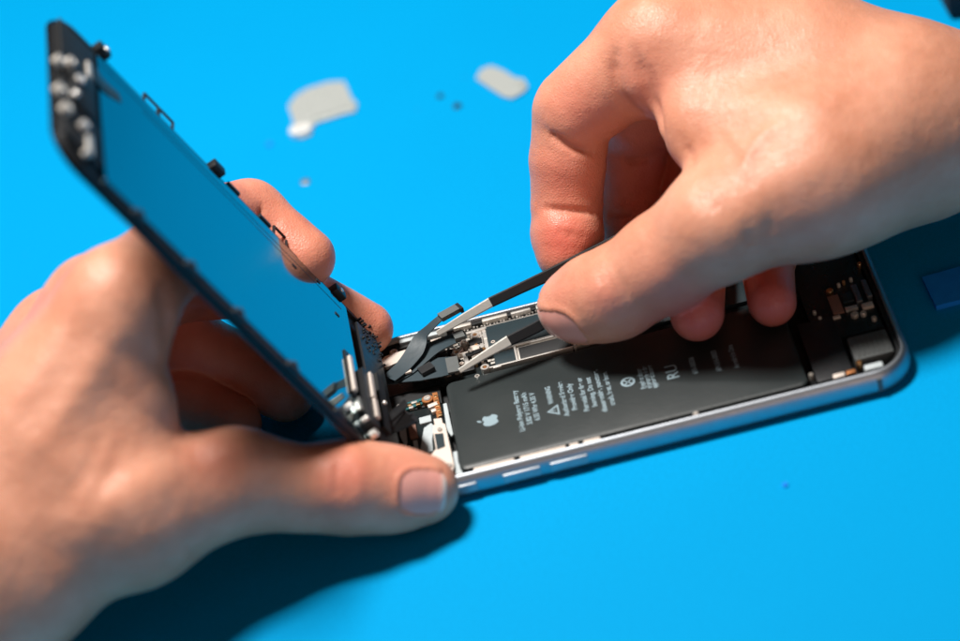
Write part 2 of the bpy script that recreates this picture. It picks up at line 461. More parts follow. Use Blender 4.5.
box_obj('rail', M['steel'], board, W0, 56.4, 57.0, 42.6, 47.0, 4.2, 6.2, bev=.1)
box_obj('rail', M['foil'], board, W0, 57.5, 62, 44.4, 46.6, 4.2, 6.0, bev=.2)
box_obj('rail', M['steel'], board, W0, 45.5, 56, 49.9, 50.4, 4.2, 5.9, bev=.1)
sh = box_obj('shield', M['foil'], board, W0, 29.4, 31.9, 49.5, 57.4, 4.2, 5.5, bev=.2)
sh = box_obj('shield', M['sticker'], board, W0, 66, 116, 45, 62, 4.2, 5.5, bev=.2)
# far-side strip of antenna and contact springs
for xa, xb, ya, yb, m in ((34, 41, 63.4, 64.6, 'nickel'), (42, 47.5, 63.5, 64.4, 'steel'), (49, 56, 63.1, 64.7, 'nickel'), (57, 66, 63.4, 64.6, 'steel'), (11, 17, 63.0, 64.5, 'whitep'), (18.5, 24, 62.8, 64.4, 'whitep'), (26, 31, 63.4, 64.7, 'nickel'), (68, 100, 63.4, 64.4, 'black')):
    box_obj('edge_contact', M[m], phone, W0, xa, xb, ya, yb, 5.2, 6.6, bev=.3)
bm = bmesh.new()
for i in range(46):
    x = 26 + i * .9 + random.uniform(-.2, .2); y = random.choice((62.8, 63.1)) + random.uniform(-.2, .2)
    bx(bm, W0, x, x + random.uniform(.3, .6), y, y + random.uniform(.2, .5), 4.2, 5.2 + random.uniform(0, .7), bev=.05)
o = obj('surface_components', bm, M['steel'], board); o['kind'] = 'stuff'
# screws of the board
for px, py, r in ((474.7, 334.2, 1.25), (456.2, 351.5, 1.2), (484.7, 366.5, 1.2), (393.5, 351.5, 1.15), (463, 341.5, .95), (477, 375.5, .7), (470, 349, .6)):
    x, y = q2(px, py, 6.1)
    bm = bmesh.new(); lathe(bm, W0, x, y, ring_prof(r, r * .52, 6.1, 4.2))
    st = obj('standoff', bm, M['steel'], board)
    bm = bmesh.new(); lathe(bm, W0, x, y, screw_prof(r * .5, 5.6, 4.3)); obj('screw', bm, M['goldm'] if r > 1.1 else M['nickel'], st)
# connectors and chips between the screws
for px, py, lx, ly, z, m, rot in (
    (474, 352, 5.0, 1.6, 5.9, 'black', 10), (478, 360, 4.4, 1.5, 5.7, 'black', 0), (466, 359, 1.1, 5.6, 5.9, 'steel', 4), (475, 341, 3.6, 2.2, 5.9, 'black', 0),
    (490, 345, 2.4, 2.6, 5.3, 'pcb', 0), (468, 368, 3.4, 2.4, 5.5, 'black', 0), (447, 343.5, 4.5, .9, 5.8, 'steel', 6), (440, 352, 3.0, 2.0, 5.4, 'blackm', 0),
    (497, 366, 2.2, 1.0, 5.8, 'steel', 0), (488, 352, 1.0, 3.6, 5.4, 'black', 0), (430, 333, 3.4, 1.4, 5.9, 'whitep', 5), (405, 345, 5.2, 2.0, 5.6, 'blackm', 8),
    (398, 340.5, 8.0, 1.2, 6.2, 'nickel', 6), (418, 335, 3.4, 2.2, 6.1, 'whitep', 0), (436, 340, 3.0, 1.4, 6.1, 'foil', 0), (476, 330, 5.6, .9, 6.0, 'steel', 4)):
    boxc('connector', M[m], board, px, py, lx, ly, 4.2, z, rot)
bm = bmesh.new()
for i in range(150):
    px = random.uniform(440, 500); py = 352 - (px - 470) * .22 + random.uniform(-17, 17)
    x, y = q2(px, py, 5); a, b = random.uniform(.25, .6), random.uniform(.2, .45)
    bx(bm, W0, x - a, x + a, y - b, y + b, 4.2, 4.5 + random.uniform(0, .7), bev=.05)
o = obj('surface_components', bm, M['nickel'], board); o['kind'] = 'stuff'
bm = bmesh.new()
for i in range(110):
    px = random.uniform(385, 560); py = 352 - (px - 470) * .24 + random.uniform(-18, 18)
    x, y = q2(px, py, 5)
    if not (9 < x < 33 and 44.5 < y < 63): continue
    a = random.uniform(.3, .8); b = random.uniform(.25, .6)
    bx(bm, W0, x - a, x + a, y - b, y + b, 4.2, 4.7 + random.uniform(0, .6), bev=.05)
o = obj('surface_components', bm, M['black'], board); o['kind'] = 'stuff'
for k in range(26):
    px = random.uniform(446, 500); py = 352 - (px - 470) * .22 + random.uniform(-15, 15)
    x, y = q2(px, py, 5.6)
    bm = bmesh.new()
    if random.random() < .45: lathe(bm, W0, x, y, ring_prof(random.uniform(.45, .75), .28, 5.9, 4.2), 14)
    else:
        a, b = random.choice(((1.3, .25), (.25, 1.2), (.8, .35), (.35, .8)))
        bx(bm, W0, x - a, x + a, y - b, y + b, 4.2, random.uniform(5.3, 5.9), bev=.08)
    obj('solder_pad', bm, M[random.choice(('foil', 'steel', 'foil', 'goldm'))], board)
# pale bracket plate at the hinge end
plate_obj('cover_plate', M['foil'], board, [(380, 366), (381, 360), (386, 356), (406, 349.5), (408, 350.5), (409.5, 357), (404, 359.5), (396, 363), (386, 367.5)], 6.5, .9)

# front camera / speaker module side at the hinge end, near side
mod = box_obj('connector_board', M['pcb'], phone, W0, 4.5, 20.0, 5.5, 35.0, 2.0, 4.6, bev=.2)
plate_obj('contact_block', M['brown'], mod, [(406.5, 417), (413.5, 416), (417.5, 435), (410, 437)], 5.6, 1.2)
plate_obj('white_label', M['whitep'], mod, [(419, 418), (430.5, 415), (431.5, 421), (420, 424)], 5.1, .5)
plate_obj('pale_tape', M['whitep'], mod, [(424, 428), (431, 423), (434, 426), (432, 440), (433, 451), (422, 453), (420.5, 449)], 5.0, .4)
plate_obj('pale_tape', M['whitep'], mod, [(399, 418), (404, 415), (407, 440), (405, 446), (400, 436)], 5.2, .6)
plate_obj('pale_tape', M['whitep'], mod, [(413, 441), (417, 440), (419, 453), (415, 454)], 5.2, .4)
plate_obj('steel_bracket', M['foil'], mod, [(433.5, 425), (440, 422), (445, 424), (454, 465), (452, 473), (447, 474), (431, 462), (431, 455), (436, 449), (433, 432)], 6.2, .7)
plate_obj('dark_pad', M['sticker'], mod, [(434.5, 434), (443, 433), (445, 446), (437, 449)], 6.45, .3)
plate_obj('cover_plate', M['foil'], mod, [(433.5, 419), (441.5, 418), (442.5, 423), (434.5, 424)], 6.0, .8)
for px, py, r in ((439.5, 429, .7), (449, 465, .9), (445, 471, .6)):
    x, y = q2(px, py, 6.6); bm = bmesh.new(); lathe(bm, W0, x, y, screw_prof(r, 6.75, 5)); obj('screw', bm, M['steel'], mod)
flx = plate_obj('copper_flex', M['copper'], phone, [(432, 393), (437, 392), (442, 415), (437, 418)], 5.4, .4)
for i in range(5):
    px, py = 435.5 + i * 1.1, 396 + i * 4.6
    boxc('contact_pad', M['goldm'], flx, px, py, .9, .8, 5.3, 5.75, 0, bev=.1)
plate_obj('teal_board', M['teal'], phone, [(403, 404), (425, 397), (427, 402), (406, 410)], 4.8, .8)
for px, py, a, b, m in ((409, 404.5, .7, .5, 'goldm'), (414, 402, .8, .4, 'steel'), (418, 403.5, .6, .5, 'goldm'), (421, 399.5, .7, .4, 'teal'), (411, 407, .6, .4, 'steel'), (424, 400, .5, .5, 'goldm')):
    boxc('contact_pad', M[m], phone, px, py, a * 2, b * 2, 4.4, 5.3, 0, bev=.08)
x, y = q2(427, 398, 5.9)
bm = bmesh.new(); lathe(bm, W0, x, y, ring_prof(1.55, .9, 5.7, 4)); o = obj('washer', bm, M['copper'], phone)
bm = bmesh.new(); lathe(bm, W0, x, y, screw_prof(1.0, 6.1, 4)); obj('screw', bm, M['steel'], o)
x, y = q2(399, 405.5, 5.9)
bm = bmesh.new(); lathe(bm, W0, x, y, screw_prof(.8, 5.9, 4)); obj('screw', bm, M['steel'], phone)
boxc('cover_plate', M['foil'], phone, 432.5, 404.5, 2.6, 1.4, 4.6, 5.8, 12)
boxc('cover_plate', M['foil'], phone, 433.5, 410, 1.3, 1.2, 4.6, 5.8, 12)
plate_obj('pale_tape', M['whitep'], phone, [(443, 404), (446.5, 403), (453, 434), (451.5, 436), (447, 430)], 4.8, .5)
plate_obj('pale_tape', M['whitep'], phone, [(453, 452), (457, 451), (458, 462), (463, 474), (457, 476), (454, 466)], 4.8, .5)
box_obj('hinge_block', M['blackm'], phone, W0, 4, 19.5, 36, 43.6, 2.0, 4.2, bev=.3)

# charging end at the right
sp = box_obj('speaker', M['rubber'], phone, W0, 124.2, 134.4, 8.8, 18.6, 2.0, 6.2, bev=.7)
for i in range(7):
    box_obj('rib', M['rubber'], sp, W0, 125.4 + i * 1.25, 125.9 + i * 1.25, 9.8, 17.6, 6.2, 6.5, bev=.12)
tp = box_obj('vibration_motor', M['black'], phone, W0, 113.5, 123.0, 5, 30, 2.0, 5.4, bev=.4)
tb = box_obj('charging_board', M['pcb'], phone, W0, 117, 134.5, 21, 62, 2.0, 4.8, bev=.3)
for xa, xb, ya, yb, z, m in ((130.2, 131.8, 32.5, 40, 5.9, 'alu'), (133.2, 134.6, 33.5, 41, 6.0, 'alu'), (127, 129.8, 34, 38, 5.6, 'sticker'),
                             (123.5, 126.4, 30.5, 38.5, 5.3, 'brown'), (126.8, 130, 30.3, 31.9, 5.6, 'steel'), (131, 134, 29.5, 31.5, 5.7, 'foil'), (123, 125, 28.6, 29.6, 5.5, 'foil')):
    box_obj('contact_block', M[m], tb, W0, xa, xb, ya, yb, 4.8, z, bev=.2)
for x, y, r, m in ((124.7, 40.2, 1.0, 'goldm'), (127.5, 42.0, .5, 'steel'), (129, 42.5, .5, 'goldm'), (131, 43, .5, 'steel'), (134.6, 48.5, .7, 'goldm'), (128.5, 28.0, 1.0, 'nickel'), (130.7, 27.6, .8, 'steel'), (132.8, 24.5, .7, 'nickel'), (119, 33, .5, 'steel'), (119.8, 30, .5, 'steel')):
    bm = bmesh.new(); lathe(bm, W0, x, y, screw_prof(r, 5.9, 4.4)); obj('screw', bm, M[m], tb)
box_obj('side_clip', M['foil'], phone, W0, 117.6, 120.6, 4.0, 5.6, 4.2, 6.2, bev=.3)
box_obj('side_clip', M['copper'], phone, W0, 121.0, 123.4, 4.2, 5.6, 4.2, 6.3, bev=.3)
box_obj('side_clip', M['whitep'], phone, W0, 125.6, 130.4, 3.6, 5.8, 4.2, 6.5, bev=.5)
bm = bmesh.new(); lathe(bm, W0, 124.9, 7.6, screw_prof(.8, 6.4, 4.2)); obj('screw', bm, M['goldm'], phone)
bm = bmesh.new(); lathe(bm, W0, 112.6, 8.0, screw_prof(.6, 6.0, 4.2)); obj('screw', bm, M['nickel'], phone)

# ------------------------------------------------------------------ display assembly, lifted at the hinge
SR = rotm(-0.08820844, -1.96265441, 0.11280312)
SF = Fr(tuple(np.array([6.8, -3.1, 9.3]) + 1.9 * SR[:, 1]), SR[:, 0], SR[:, 1], -SR[:, 2])      # u: hinge -> home end, v: near -> far, w: towards the inside
UL, VL = 132.8, 62.6
def SQ(px, py, w):           # (u, v) of the display plane point seen at a pixel
    o = SF(0, 0, w); n = SF.w; c = Vector(CAM); r = Vector(P(px, py, 1.0)) - c
    q = c + r * ((o - c).dot(n) / r.dot(n)) - SF.o
    return q.dot(SF.u), q.dot(SF.v)
disp = empty('display_assembly', SF(0, 32, 0), 'lifted black smartphone display showing its mirror-like metal back, held tilted up by the left hand', 'phone screen')
bm = bmesh.new()
loft_rrect(bm, SF, 0, UL, 0, VL, 9.5, [(.5, -1.2), (.1, -1.0), (0, -.6), (.1, -.1), (.5, 0)], n=12)
obj('glass_panel', bm, M['blackglass'], disp)
bm = bmesh.new()
loft_rrect(bm, SF, 1.0, UL - 1.0, 1.0, VL - 1.0, 8.5, [(0, .003), (0, 1.1), (.3, 1.3), (1.5, 1.3), (1.6, .4)], n=10)
obj('inner_frame', bm, M['black'], disp)
bm = bmesh.new()
loft_rrect(bm, SF, 15, UL - 15.5, 2.9, VL - 2.9, 1.2, [(0, .5), (0, 1.55), (.35, 1.8)], n=4)
obj('shield_plate', bm, M['mirror'], disp)
for v0, u0, u1 in ((VL - 7.0, 18, 116), (VL - 9.4, 40, 100)):
    box_obj('seam', M['blueglass'], disp, SF, u0, u1, v0, v0 + .22, 1.75, 1.86, bev=.03)
for u0, v0 in ((38, 52.5), (27, 57.5), (20, 50)):
    box_obj('rivet', M['black'], disp, SF, u0, u0 + 1.7, v0, v0 + .9, 1.75, 2.0, bev=.1)
# clips along the far and near edges
def loop(bm, u, v, lu, lw, r=.42, out=1):
    pts = [SF(u, v, .4), SF(u, v + out * lw, .9), SF(u + lu, v + out * lw, .9), SF(u + lu, v, .4)]
    for a, b in zip(pts, pts[1:]): tube(bm, [a, b], r, 6)
for u, n in ((86, 2), (39, 1)):
    bm = bmesh.new()
    for k in range(n): loop(bm, u + k * 5.8, VL - .6, 5.4, 3.9)
    obj('clip', bm, M['black'], disp)
for u in (112.5, 67.5, 16.0):
    box_obj('clip', M['black'], disp, SF, u, u + 4.4, VL - 1.2, VL + 1.8, -.2, 3.0, bev=.5)
bm = bmesh.new(); lathe(bm, SF, 18.2, VL + .4, screw_prof(.7, 3.3, 2.6)); obj('screw', bm, M['steel'], disp)
bm = bmesh.new(); lathe(bm, SF, 114.4, VL + .3, screw_prof(.7, 3.3, 2.6)); obj('screw', bm, M['steel'], disp)
for u in (60, 47):
    box_obj('clip', M['black'], disp, SF, u, u + 4.8, VL - .8, VL + .5, -.1, 1.8, bev=.3)
for u in (103, 84, 66, 45, 26):
    box_obj('clip', M['black'], disp, SF, u, u + 4.5, 1.2, 3.0, .6, 2.2, bev=.4)
    box_obj('clip', M['black'], disp, SF, u + 1, u + 2.6, 2.8, 4.2, 1.2, 2.5, bev=.3)
# home end hardware
hb = box_obj('home_bracket', M['blackm'], disp, SF, 118.5, 131.3, 6, 57, 1.3, 2.2, bev=.4)
box_obj('dark_cover', M['blackm'], hb, SF, 121, 129, 22, 40, 2.2, 3.2, bev=.5)
for px, py, r, m in ((62, 58, 1.4, 'nickel'), (73.5, 60, 1.4, 'nickel'), (82, 78, 1.35, 'steel'), (63, 87, 1.5, 'nickel'), (69.5, 106, 1.5, 'nickel'), (87, 123, 1.2, 'steel'), (78, 92, .8, 'steel'), (91, 150, .9, 'nickel')):
    u, v = SQ(px, py, 4)
    bm = bmesh.new(); lathe(bm, SF, u, v, screw_prof(r, 4.0, 2.0), 20); obj('screw', bm, M[m], hb)
u, v = SQ(91.5, 148, 3); box_obj('steel_bracket', M['nickel'], hb, SF, u - .8, u + .9, v - 2.2, v + 5.5, 1.8, 3.0, bev=.3)
u, v = SQ(91, 70, 3); box_obj('steel_bracket', M['nickel'], hb, SF, u - .8, u + .8, v - 4, v + 4, 1.8, 2.8, bev=.3)
bm = bmesh.new()
ribbon(bm, [SF(119, 46, 2.6), SF(115, 46, 2.1), SF(109, 48, 1.95)], [6, 5, 3], .12, up=SF.w)
obj('home_flex', bm, M['flex'], hb)
# hinge end hardware: front camera, earpiece, cable carrier
hc = box_obj('camera_bracket', M['black'], disp, SF, 1.5, 11.5, 5, 57, 1.3, 2.2, bev=.4)
def bar(name, m, par, x0, y0, x1, y1, wd, w0, w1):
    a = SF(*SQ(x0, y0, w1), w1); b = SF(*SQ(x1, y1, w1), w1)
    bm = bmesh.new(); ribbon(bm, [a, b], wd, w1 - w0, up=SF.w, sub=1); return obj(name, bm, m, par)
bar('module', M['foil'], hc, 351, 356, 356.5, 390, 1.1, 1.6, 3.0)
bar('module', M['black'], hc, 347.5, 352, 354, 394, 2.6, 1.3, 2.2)
bar('module', M['rubber'], hc, 361, 398, 366, 412, 2.2, 1.3, 2.6)
bar('module', M['black'], hc, 367, 372, 375, 424, 4.2, 1.3, 4.0)
bar('module', M['foil'], hc, 371.5, 373, 375, 397, 1.2, 3.9, 4.7)
bar('module', M['foil'], hc, 376, 399, 379, 417, 1.3, 3.9, 4.6)
bar('module', M['nickel'], hc, 359, 402, 362, 409, 1.6, 2.0, 3.0)
bar('module', M['blackm'], hc, 380, 376, 388, 430, 3.0, 1.3, 3.4)
for px, py, r in ((377, 432, 1.1), (352, 404, .7), (368, 417, .6), (386, 402, .6)):
    u, v = SQ(px, py, 4)
    bm = bmesh.new(); lathe(bm, SF, u, v, screw_prof(r, 4.0, 2.2), 20); obj('screw', bm, M['steel'], hc)
bm = bmesh.new()
for i in range(60):
    u, v = random.uniform(1, 10), random.uniform(47, 61)
    a = random.uniform(.3, .8)
    bx(bm, SF, u, u + a, v, v + random.uniform(.3, .8), 1.3, 1.9 + random.uniform(0, .9), bev=.08)
o = obj('surface_components', bm, M['black'], hc); o['kind'] = 'stuff'
# folded carrier that hangs from the display into the phone
bm = bmesh.new()
ribbon(bm, [SF(6, 22, 2.8), SF(2.5, 21, 3.0), Q(383, 412, 7.5), Q(388, 414, 6.0)], [13, 11, 8, 7], .5)
obj('carrier_bracket', bm, M['black'], disp)
# display cables: three ribbons that end in press connectors
def zq(px, py, z): return Vector(Q(px, py, z))
def ribplate(name, m, par, pts, t=.28):
    bm = bmesh.new()
    top = [zq(*p) for p in pts]
    plate(bm, top, t)
    bmesh.ops.triangulate(bm, faces=[f for f in bm.faces if len(f.verts) > 4])
    return obj(name, bm, m, par, angle=50)
fa = bmesh.new()
ribbon(fa, [zq(389, 378, 9.5), zq(402, 367, 9.6), zq(414, 352, 10.6), (zq(421, 337, 12.2)), zq(430, 327, 14), zq(438, 319.5, 15.2), zq(443, 315.5, 15.6)], [4.5, 5.0, 5.6, 4.4, 3.2, 2.6, 2.4], .26)
fa = obj('display_cable', fa, M['flex'], disp)
bm = bmesh.new(); ribbon(bm, [zq(439.5, 316, 16.4), zq(458.5, 305.5, 16.6)], 2.7, 1.3, sub=1)
cn = obj('press_connector', bm, M['rubber'], fa)
bm = bmesh.new(); ribbon(bm, [zq(457.6, 306.5, 16.75), zq(460.4, 305.0, 16.75)], 3.1, 1.5, sub=1)
obj('connector_end', bm, M['black'], cn)
fb = bmesh.new()
ribbon(fb, [zq(390, 378, 8.4), zq(405, 369, 8.6), zq(422, 355, 9.2), zq(436, 346, 9.6), zq(452, 339, 9.3), zq(458, 337, 9.0)], [5.0, 6.5, 6.5, 5.4, 4.4, 4.0], .26)
fb = obj('display_cable', fb, M['flex'], disp)
bm = bmesh.new(); ribbon(bm, [zq(453.5, 335.5, 10.4), zq(463.5, 332.5, 10.2)], 3.3, 1.1, sub=1)
obj('press_connector', bm, M['rubber'], fb)
bm = bmesh.new(); ribbon(bm, [zq(419.5, 371, 9.6), zq(432, 364, 9.8)], 3.0, 1.2, sub=1)
obj('press_connector', bm, M['black'], fb)
bm = bmesh.new(); ribbon(bm, [zq(404.5, 372, 9.45), zq(411, 370, 9.35)], 1.2, .5, sub=1)
obj('contact_pad', bm, M['foil'], fb)
fc = bmesh.new()
ribbon(fc, [zq(386, 381, 7.6), zq(400, 376, 7.9), zq(420, 371, 8.3), zq(440, 367, 8.2), zq(455, 364, 7.7)], [3.0, 5.5, 8.2, 8.4, 7.2], .26)
fc = obj('display_cable', fc, M['flex'], disp)
bm = bmesh.new(); ribbon(bm, [zq(446.5, 365.5, 8.5), zq(458.5, 363, 8.3)], 6.6, .4, sub=1)
obj('press_connector', bm, M['rubber'], fc)
bm = bmesh.new()
tube(bm, [zq(371, 352, 13), zq(377, 366, 12), zq(377, 384, 11)], .22, 6)
obj('thin_wire', bm, M['steel'], disp)

# ------------------------------------------------------------------ tweezers
tw = empty('tweezers', Q(459, 372, 6.6), 'black antistatic tweezers with grey tips gripping a display cable, held by the right hand', 'tweezers')
def blade(path, wd, th, m, name, par=tw):
    bm = bmesh.new()
    pts = [Vector(p) for p in path]
    # rectangular section: wd vertical-ish in the jaw plane, th across
    rows = []
    for i, p in enumerate(pts):
        d = (pts[min(i + 1, len(pts) - 1)] - pts[max(i - 1, 0)]).normalized()
        view = Vector(CM[:, 2])
        s = d.cross(view).normalized(); n = s.cross(d).normalized()
        a, b = wd[i] / 2, th[i] / 2
        c = min(a, b) * .35
        ring = [(-a + c, -b), (a - c, -b), (a, -b + c), (a, b - c), (a - c, b), (-a + c, b), (-a, b - c), (-a, -b + c)]
        rows.append([bm.verts.new(p + s * x + n * y) for x, y in ring])
    for A, B in zip(rows, rows[1:]):
        for i in range(8): bm.faces.new([A[i], A[(i + 1) % 8], B[(i + 1) % 8], B[i]])
    bm.faces.new(rows[0]); bm.faces.new(rows[-1][::-1])
    return obj(name, bm, m, par, angle=30)
U = [(437, 333.5, 11.2), (463, 317.5, 15), (490, 302.5, 18.5)]
up_pts = [P(437.5, 333.5, 699), P(463, 318.2, 698), P(491, 302.2, 697), P(520, 288.5, 696.5), P(550, 274.5, 697), P(585, 258, 699), P(625, 239, 701), P(680, 212, 702)]
blade(up_pts[:3], [1.5, 2.2, 2.7], [1.0, 1.5, 1.9], M['tip'], 'tip')
blade(up_pts[2:], [2.8, 2.9, 3.2, 3.8, 4.4, 4.6], [2.1, 2.2, 2.3, 2.4, 2.4, 2.4], M['tweezer'], 'arm')
lo_pts = [P(459.5, 371, 688.5), P(483, 356, 689), P(509, 340.8, 689.5), P(535, 328, 690.5), P(565, 311, 693.5), P(610, 278, 698), P(680, 206, 701)]
blade(lo_pts[:3], [1.3, 2.0, 2.9], [1.0, 1.5, 1.9], M['tip'], 'tip')
blade(lo_pts[2:], [2.9, 3.1, 3.6, 4.2, 4.6], [2.0, 2.1, 2.2, 2.2, 2.2], M['tweezer'], 'arm')

# ------------------------------------------------------------------ loose things on the mat
def shape_obj(name, pts, z, t, m, label, cat, group=None, extra=None):
    bm = bmesh.new(); plate(bm, [Q(x, y, z) for x, y in pts], t)
    bmesh.ops.triangulate(bm, faces=[f for f in bm.faces if len(f.verts) > 4])
    if extra: extra(bm)
    o = obj(name, bm, m); setp(o, label, cat, group); return o
def ex1(bm):
    x, y = q2(322, 94, 1); lathe(bm, W0, x, y, ring_prof(1.7, .7, 1.1, .3))
    for hx, hy in ((308, 108), (336, 101)):
        x, y = q2(hx, hy, 1); lathe(bm, W0, x, y, ring_prof(1.1, .45, 1.05, .3), 16)
    x, y = q2(350, 105, 1); lathe(bm, W0, x, y, ring_prof(1.7, .7, 1.2, .3))
    a, b = Vector(Q(312, 119, .9)), Vector(Q(350, 107, .9)); tube(bm, [a, b], .7, 6)
shape_obj('metal_bracket', [(288, 106), (296, 95), (308, 88), (328, 82), (344, 81), (349, 92), (352, 99), (357, 103), (355, 111), (346, 113), (330, 118), (314, 123), (311, 134), (301, 138), (291, 134), (290, 127), (294, 123)], .8, .5, M['plate'],
          'larger silver cover plate with a bright round tab lying on the mat beyond the display', 'metal bracket', extra=ex1)
brk = [o for o in COL.objects if o.name == 'metal_bracket'][0]
x, y = q2(301, 131, 1); bm = bmesh.new(); lathe(bm, W0, x, y, ring_prof(2.9, .5, 2.0, .3)); 
for v in bm.verts: v.co.x = x + (v.co.x - x) * 1.25
obj('round_tab', bm, M['bright'], brk)
def ex2(bm):
    x, y = q2(519.5, 84.5, 1); lathe(bm, W0, x, y, ring_prof(1.8, .5, 1.3, .3))
shape_obj('metal_bracket', [(476, 78), (481, 69), (491, 65.5), (503, 70), (514, 77), (524, 79), (528, 86), (523, 92), (512, 98), (503, 96), (489, 87)], .8, .5, M['plate'],
          'smaller sandy-grey cover plate lying on the mat left of the right hand', 'metal bracket', extra=ex2)
for px, py, r, m, lab in ((440, 95, 1.0, 'black', 'tiny dark screw on the mat, left one of the pair near the smaller plate'), (457, 105, 1.3, 'black', 'tiny dark screw on the mat, right one of the pair near the smaller plate'),
                          (305, 181, 1.5, 'alu', 'tiny pale ring-shaped screw on the mat above the index fingertip'), (269, 143, 1.1, 'blueitem', 'faint tiny screw on the mat left below the larger plate'), (785, 484, .7, 'blueitem', 'tiny dark speck of a screw on the mat below the phone')):
    x, y = q2(px, py, .6); bm = bmesh.new(); lathe(bm, W0, x, y, [(0, .3), (r * .4, .3), (r * .5, .6), (r * .9, .6), (r, .5), (r, .02), (0, .02)], 16)
    setp(obj('screw', bm, M[m]), lab, 'screw', 'loose screws on the mat')
bm = bmesh.new(); plate(bm, [Q(922, 277, 1.5), Q(975, 262, 1.5), Q(990, 292, 1.5), Q(936, 306, 1.5)], 1.45)
setp(obj('blue_strip', bm, M['blueitem']), 'deep blue plastic strip on the mat at the right edge beside the phone', 'plastic strip')
bm = bmesh.new(); F = Fr(tuple(Q(985, 6, 0)), (1, 0, 0)); bx(bm, F, -12, 60, -4, 60, 0.02, 14, bev=3)
setp(obj('dark_case', bm, M['darkitem']), 'dark soft case just showing at the far right corner of the mat', 'case')

# ------------------------------------------------------------------ hands: smooth implicit bodies meshed into one surface
def smin(a, b, k):
    h = np.maximum(k - np.abs(a - b), 0) / k
    return np.minimum(a, b) - h * h * k * .25
def prim(p, X, Y, Z):
    a, b, ra, rb = p
    d = b - a; L2 = float(d @ d)
    x, y, z = X - a[0], Y - a[1], Z - a[2]
    if L2 < 1e-6: return np.sqrt(x * x + y * y + z * z) - ra
    t = np.clip((x * d[0] + y * d[1] + z * d[2]) / L2, 0, 1)
    x = x - t * d[0]; y = y - t * d[1]; z = z - t * d[2]
    return np.sqrt(x * x + y * y + z * z) - (ra + (rb - ra) * t)
def field_pts(spec, pts):
    X, Y, Z = pts[:, 0], pts[:, 1], pts[:, 2]
    palm = None
    for k, p in spec['palm']:
        f = prim(p, X, Y, Z); palm = f if palm is None else smin(palm, f, k)
    fing = None
    for grp in spec['fingers']:
        g = None
        for k, p in grp:
            f = prim(p, X, Y, Z); g = f if g is None else smin(g, f, k)
        fing = g if fing is None else smin(fing, g, .9)
    out = smin(palm, fing, spec['kp'])
    return out
def field_grid(spec, lo, n, h):
    ax = [lo[i] + h * np.arange(n[i], dtype=np.float32) for i in range(3)]
    def comp(lst, pad):
        G = np.full(n, 60., np.float32)
        for k, p in lst:
            a, b, ra, rb = p
            R_ = max(ra, rb) + pad
            s0 = [max(0, int((min(a[i], b[i]) - R_ - lo[i]) / h)) for i in range(3)]
            s1 = [min(n[i], int((max(a[i], b[i]) + R_ - lo[i]) / h) + 2) for i in range(3)]
            if any(s1[i] <= s0[i] for i in range(3)): continue
            sl = tuple(slice(s0[i], s1[i]) for i in range(3))
            X = ax[0][s0[0]:s1[0], None, None]; Y = ax[1][None, s0[1]:s1[1], None]; Z = ax[2][None, None, s0[2]:s1[2]]
            G[sl] = smin(G[sl], prim(p, X, Y, Z).astype(np.float32), np.float32(k))
        return G
    palm = comp(spec['palm'], 22)
    fing = np.full(n, 60., np.float32)
    for g in spec['fingers']: fing = smin(fing, comp(g, 12), np.float32(.9))
    return smin(palm, fing, np.float32(spec['kp'])), ax
def surface_nets(G, lo, h):
    ins = G < 0
    nx, ny, nz = G.shape
    c = np.zeros((nx - 1, ny - 1, nz - 1), np.int8)
    for i in (0, 1):
        for j in (0, 1):
            for k in (0, 1): c += ins[i:nx - 1 + i, j:ny - 1 + j, k:nz - 1 + k]
    act = (c > 0) & (c < 8)
    idx = np.full(act.shape, -1, np.int64)
    I = np.argwhere(act); idx[act] = np.arange(len(I))
    V = np.zeros((len(I), 3)); cnt = np.zeros(len(I))
    corners = [(i, j, k) for i in (0, 1) for j in (0, 1) for k in (0, 1)]
    for a in corners:
        for ax_ in range(3):
            if a[ax_]: continue
            b = list(a); b[ax_] = 1
            ga = G[I[:, 0] + a[0], I[:, 1] + a[1], I[:, 2] + a[2]]; gb = G[I[:, 0] + b[0], I[:, 1] + b[1], I[:, 2] + b[2]]
            m = (ga < 0) != (gb < 0)
            t = np.where(m, ga / np.where(m, ga - gb, 1), 0)
            p = np.array(a, float)[None, :] + t[:, None] * (np.array(b) - np.array(a))[None, :]
            V[m] += p[m]; cnt[m] += 1
    V = (V / cnt[:, None] + I) * h + lo
    quads = []
    for ax_ in range(3):
        sl0 = [slice(None)] * 3; sl1 = [slice(None)] * 3
        sl0[ax_] = slice(0, -1); sl1[ax_] = slice(1, None)
        E_ = ins[tuple(sl0)] != ins[tuple(sl1)]
        o1, o2 = [(1, 2), (2, 0), (0, 1)][ax_]
        K = np.argwhere(E_)
        K = K[(K[:, o1] > 0) & (K[:, o2] > 0) & (K[:, o1] < G.shape[o1] - 1) & (K[:, o2] < G.shape[o2] - 1)]
        e1 = np.zeros(3, int); e1[o1] = 1; e2 = np.zeros(3, int); e2[o2] = 1
        f = lambda q: idx[q[:, 0], q[:, 1], q[:, 2]]
        q = np.stack([f(K - e1 - e2), f(K - e2), f(K), f(K - e1)], 1)
        flip = ~ins[K[:, 0], K[:, 1], K[:, 2]]
        q[flip] = q[flip][:, ::-1]
        quads.append(q)
    return V, np.concatenate(quads)
def grad(spec, V, e=.25):
    g = np.stack([field_pts(spec, V + np.eye(3)[i] * e) - field_pts(spec, V - np.eye(3)[i] * e) for i in range(3)], 1)
    return g / (np.linalg.norm(g, axis=1)[:, None] + 1e-9)
def seg_dist(V, a, b):
    d = b - a; t = np.clip(((V - a) @ d) / max(float(d @ d), 1e-9), 0, 1)
    return np.linalg.norm(V - a - t[:, None] * d, axis=1)
